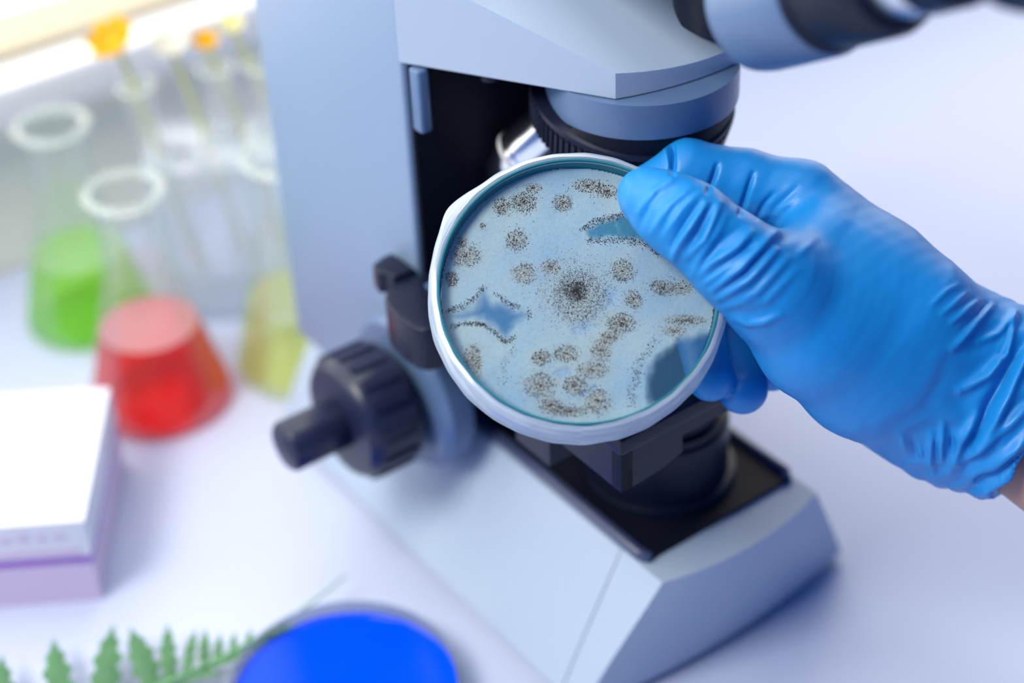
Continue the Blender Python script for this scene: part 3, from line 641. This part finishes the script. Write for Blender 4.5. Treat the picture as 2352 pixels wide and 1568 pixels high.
# acrylic rack with test tubes
M_ACRYL = glassy('clear_acrylic', (.97, .985, 1), .35, haze=.2, hazecol=(.85, .92, 1))
RP = onz(392, 745, 0)
rack = empty('test_tube_rack', RP, radians(2), 'clear acrylic test tube rack standing behind the red flask', 'rack')
RL, RD, RH = .105, .042, .094
obj('base_plate', box(0, RL, 0, RD, 0, .006, .001), M_ACRYL, rack)
obj('side_panel', box(0, .004, .0005, RD - .0005, .0062, RH - .0062, .0006), M_ACRYL, rack)
obj('side_panel', box(RL - .004, RL, .0005, RD - .0005, .0062, RH - .0062, .0006), M_ACRYL, rack)
obj('front_panel', box(.0045, RL - .0045, .001, .004, .0062, RH - .0062, .0006), M_ACRYL, rack)
holes = [(.016, .016), (.040, .030), (.062, .030), (.087, .030)]
def plate_with_holes(z0, z1, r):
    # grid of cells with round holes: one strip per hole
    bm = bmesh.new(); edges = [0] + [(holes[i][0] + holes[i + 1][0]) / 2 for i in range(len(holes) - 1)] + [RL]
    for (cx, cy), x0, x1 in zip(holes, edges, edges[1:]):
        n = 32; out = []; inn = []
        for i in range(n):
            a = 2 * pi * i / n; c, s = cos(a), sin(a); inn.append((cx + r * c, cy + r * s))
            tx = ((x1 - cx) / c if c > 1e-9 else (x0 - cx) / c if c < -1e-9 else 1e9); ty = ((RD - cy) / s if s > 1e-9 else (0 - cy) / s if s < -1e-9 else 1e9); t = min(tx, ty); out.append((cx + t * c, cy + t * s))
        R4 = [[bm.verts.new((x, y, z)) for x, y in ring] for ring, z in ((out, z0), (out, z1), (inn, z1), (inn, z0))]; R4.append(R4[0])
        for A, B in zip(R4, R4[1:]):
            for i in range(n): bm.faces.new((A[i], A[(i + 1) % n], B[(i + 1) % n], B[i]))
    return bm
obj('top_plate', plate_with_holes(RH - .006, RH, .0092), M_ACRYL, rack)
M_TUBE = glassy('tube_glass', (.985, .99, .99), .25, haze=.06, hazecol=(.95, .97, 1))
M_STEM = pr('pale_stem', (.62, .62, .25), .5, vary=(80, .2))
M_PETAL = pr('orange_yellow_petal', (1, .58, .0), .5, vary=(200, .15))
M_WPETAL = pr('cream_petal', (.93, .9, .8), .5, vary=(200, .1))
M_CREAM = pr('pale_yellow_petal', (.95, .88, .5), .5, vary=(200, .1))
def test_tube(hx, hy, tilt, L, label):
    a = radians(2); p = RP + np.array([hx * cos(a) - hy * sin(a), hx * sin(a) + hy * cos(a), .0065])
    t = empty('test_tube', p, 0, label, 'test tube', 'tubes standing in the acrylic rack'); t.rotation_euler = tilt
    r = .0078; bot = [(r * sin(u), r - r * cos(u)) for u in np.linspace(.01, pi / 2, 8)]
    prof = bot + [(r, L * .5), (r, L - .002), (r + .0012, L - .001), (r + .0014, L)]
    obj('glass_body', lathe(prof + [(max(x - .0011, .0001), max(z, .0012)) for x, z in prof[::-1]], 32, None, False), M_TUBE, t, 60)
    obj('rim', ringsolid([(r - .0008, L - .001), (r + .0005, L + .0012), (r + .002, L + .0003), (r + .0012, L - .0012)], 32), M_RIM, t)
    return t, p
def petal_mesh(L, W, cup):
    bm = bmesh.new(); rows = []
    for i in range(7):
        s = i / 6; w = W * (sin(pi * min(1, s * .82 + .12)) ** .8); z = cup * s * s * L
        rows.append([(s * L, w * u, z + .15 * w * abs(u)) for u in (-1, -.5, 0, .5, 1)])
    R = [[bm.verts.new(p) for p in r] for r in rows]
    for A, B in zip(R, R[1:]):
        for i in range(4): bm.faces.new((A[i], A[i + 1], B[i + 1], B[i]))
    bmesh.ops.solidify(bm, geom=bm.faces[:], thickness=.0004)
    return bm
def flower(P, R, mat, label, stem_to, n=6, tilt=(0, 0, 0), W=.5):
    t = empty('flower', P, 0, label, 'flower'); t.rotation_euler = tilt
    for k in range(n):
        o = obj('petal', petal_mesh(R, R * W, .35), mat, t); o.rotation_euler = (0, radians(-12), 2 * pi * k / n)
    obj('flower_centre', lathe([(.0001, -.001), (R * .18, 0), (R * .2, .0015), (R * .1, .003), (.0001, .0033)], 20), mat, t)
    inv = (t.rotation_euler.to_matrix()).inverted(); e = inv @ Vector(np.asarray(stem_to) - np.asarray(P))
    obj('stem', tube([(0, 0, -.0005), e * .3 + Vector((.001, 0, 0)), e * .7, e], [.0016, .0015, .0014, .0013], 8), M_STEM, t)
def rk(hx, hy, z):
    a = radians(2); return RP + np.array([hx * cos(a) - hy * sin(a), hx * sin(a) + hy * cos(a), z])
specs = [((0, radians(-7), 0), .122, 'leftmost test tube in the rack, leaning, with a large yellow flower'), ((0, radians(-1), 0), .122, 'test tube in the rack with a white flower at its mouth'),
         ((0, radians(-1), 0), .122, 'test tube in the rack with a small orange yellow flower'), ((0, 0, 0), .122, 'test tube in the rack beside the microscope column with a pale bud')]
for (hx, hy), (tl, L, lb) in zip(holes, specs): test_tube(hx, hy, tl, L, lb)
def tall(x, y, hx, hy, up=0):      # point above a hole on the line of sight to a picture position
    k = ray(x, y); P0 = rk(hx, hy, 0); t = (P0 - CP)[1] / k[1]; return CP + k * t
flower(tall(268, 103, .010, .016), .0135, M_PETAL, 'large bright orange yellow flower leaning out of the leftmost test tube', rk(.018, .016, .02), 7, (radians(20), radians(-25), .3), .42)
flower(tall(392, 108, .040, .030), .0105, M_WPETAL, 'small white flower standing in a test tube between the yellow ones', rk(.040, .030, .02), 6, (radians(25), 0, 0), .5)
flower(tall(473, 101, .062, .030), .0072, M_PETAL, 'small orange yellow flower in the middle test tube', rk(.062, .030, .02), 6, (radians(25), 0, .2), .5)
flower(tall(532, 62, .087, .030), .0070, M_CREAM, 'pale cream flower bud in the test tube beside the column', rk(.087, .030, .02), 6, (radians(25), 0, .2), .45)

# ------------------------------------------------------------------ white carton at the left edge
M_BOXW = pr('white_card', (.66, .67, .76), .5, vary=(20, .02))
M_LAV = pr('lavender_print', (.62, .50, .68), .5, vary=(20, .05)); M_PUR = pr('purple_print', (.28, .1, .5), .5)
bx = empty('carton', (-.1765, .5315, 0), radians(2.5), 'white carton with a purple stripe at the left edge of the table', 'carton')
BW, BD, BH = .13, .088, .0445
obj('box_body', box(-BW, 0, 0, BD, 0, BH * .483, .001), M_LAV, bx)
obj('seam_stripe', box(-BW - .0002, .0002, -.0002, BD + .0002, BH * .485, BH * .575, .0003), M_PUR, bx)
obj('box_lid', box(-BW - .0005, .0005, -.0005, BD + .0005, BH * .577, BH, .0012), M_BOXW, bx)
for i, (z0, z1) in enumerate(((.60, .66), (.68, .69))):
    obj('printed_band', box(-BW + .002, -.004, -.0008, -.0004, BH * z0, BH * z1), M_LAV, bx)
rs = random.Random(4)
for i in range(16):
    x = -BW + .006 + i * .0074; obj('printed_mark', box(x, x + rs.uniform(.003, .005), -.0008, -.0004, BH * .80, BH * rs.uniform(.87, .92)), M_LAV, bx)

# ------------------------------------------------------------------ petri dish of blue liquid, lying on the table
BP = onz(797, 1627, 0)
bd = empty('petri_dish', BP, 0, 'open glass petri dish of deep blue liquid lying on the table', 'petri dish')
obj('dish_wall', ringsolid([(.0438, .0008), (.0438, .0138), (.0445, .0145), (.0452, .0138), (.0452, .0004), (.0445, .0)], 128), glassy('blue_dish_glass', (.95, .98, 1), .8, haze=.12, hazecol=(.85, .92, 1)), bd)
obj('dish_floor', lathe([(.0437, .0002), (.0437, .0010)], 96), glassy('blue_dish_floor', (.95, .98, 1), .5), bd)
obj('blue_liquid', lathe([(.0001, .0011), (.0436, .0011), (.0436, .0088), (.0425, .0084), (.0001, .0084)], 96, None, False), pr('deep_blue_liquid', (.0, .065, .85), .04, spec=.6, coat=.3), bd)

# ------------------------------------------------------------------ fern frond lying on the table behind the blue dish
M_FERN = pr('fern_green', (.15, .36, .17), .55, vary=(150, .35))
path_px = [(-60, 1745), (120, 1668), (270, 1618), (400, 1572), (520, 1522), (610, 1478), (690, 1432), (760, 1385), (800, 1356)]
fp_ = [onz(x, y, .004) for x, y in path_px]
for i, p in enumerate(fp_): p[2] = .003 + .010 * (i / 8)
fo = empty('fern_frond', (fp_[3][0], fp_[3][1], 0), 0, 'green fern frond lying on the table between carton and blue dish', 'fern')
fl = np.array(fo.location)
obj('stem', tube([p - fl for p in fp_], [.0013 - .00012 * i for i in range(9)], 8), M_FERN, fo)
def leaflet(root, tip, W, lobes):
    root = np.array(root); tip = np.array(tip); d = tip - root; L = np.linalg.norm(d); e = d / L
    s = np.cross([0, 0, 1.], e); s /= np.linalg.norm(s); up = np.cross(e, s)
    n = lobes * 4; rows = []
    for i in range(n + 1):
        t = i / n; w = W * (sin(pi * min(1, t * .8 + .2)) ** .9) * (.62 + .38 * abs(sin(pi * lobes * t))) * (1 - t ** 6)
        c = root + d * t + up * (.12 * L * sin(pi * t)); rows.append([c + s * w * u + up * (-.2 * w * abs(u)) for u in (-1, -.5, 0, .5, 1)])
    bm = bmesh.new(); R = [[bm.verts.new(tuple(p - fl)) for p in r] for r in rows]
    for A, B in zip(R, R[1:]):
        for i in range(4): bm.faces.new((A[i], A[i + 1], B[i + 1], B[i]))
    bmesh.ops.solidify(bm, geom=bm.faces[:], thickness=.0003)
    return bm
def lf(x0, y0, x1, y1, W, lobes=6, z0=.006, z1=.010):
    a = onz(x0, y0, z0); b_ = onz(x1, y1, z1); obj('leaflet', leaflet(a, b_, W, lobes), M_FERN, fo)
for a in ((10, 1700, 5, 1500, .0048), (150, 1655, 122, 1462, .0046), (240, 1628, 262, 1430, .0046), (355, 1592, 298, 1438, .0042), (392, 1574, 385, 1428, .0028), (428, 1556, 452, 1440, .0020), (470, 1540, 472, 1440, .0020),
          (500, 1528, 506, 1452, .0016), (535, 1512, 540, 1448, .0014), (565, 1497, 580, 1440, .0013), (600, 1480, 640, 1430, .0011), (635, 1462, 670, 1420, .0009), (420, 1560, 520, 1552, .0018), (470, 1540, 570, 1506, .0018), (520, 1520, 620, 1476, .0015), (560, 1500, 655, 1448, .0013), (600, 1482, 690, 1432, .0011)):
    lf(*a[:4], a[4] * 1.35, 5)
for (x0, y0), (x1, y1), W in (((80, 1690), (150, 1840), .0046), ((200, 1645), (280, 1790), .0044), ((310, 1606), (400, 1740), .004), ((410, 1566), (500, 1660), .003)):
    lf(x0, y0, x1, y1, W, 6, .005, .003)
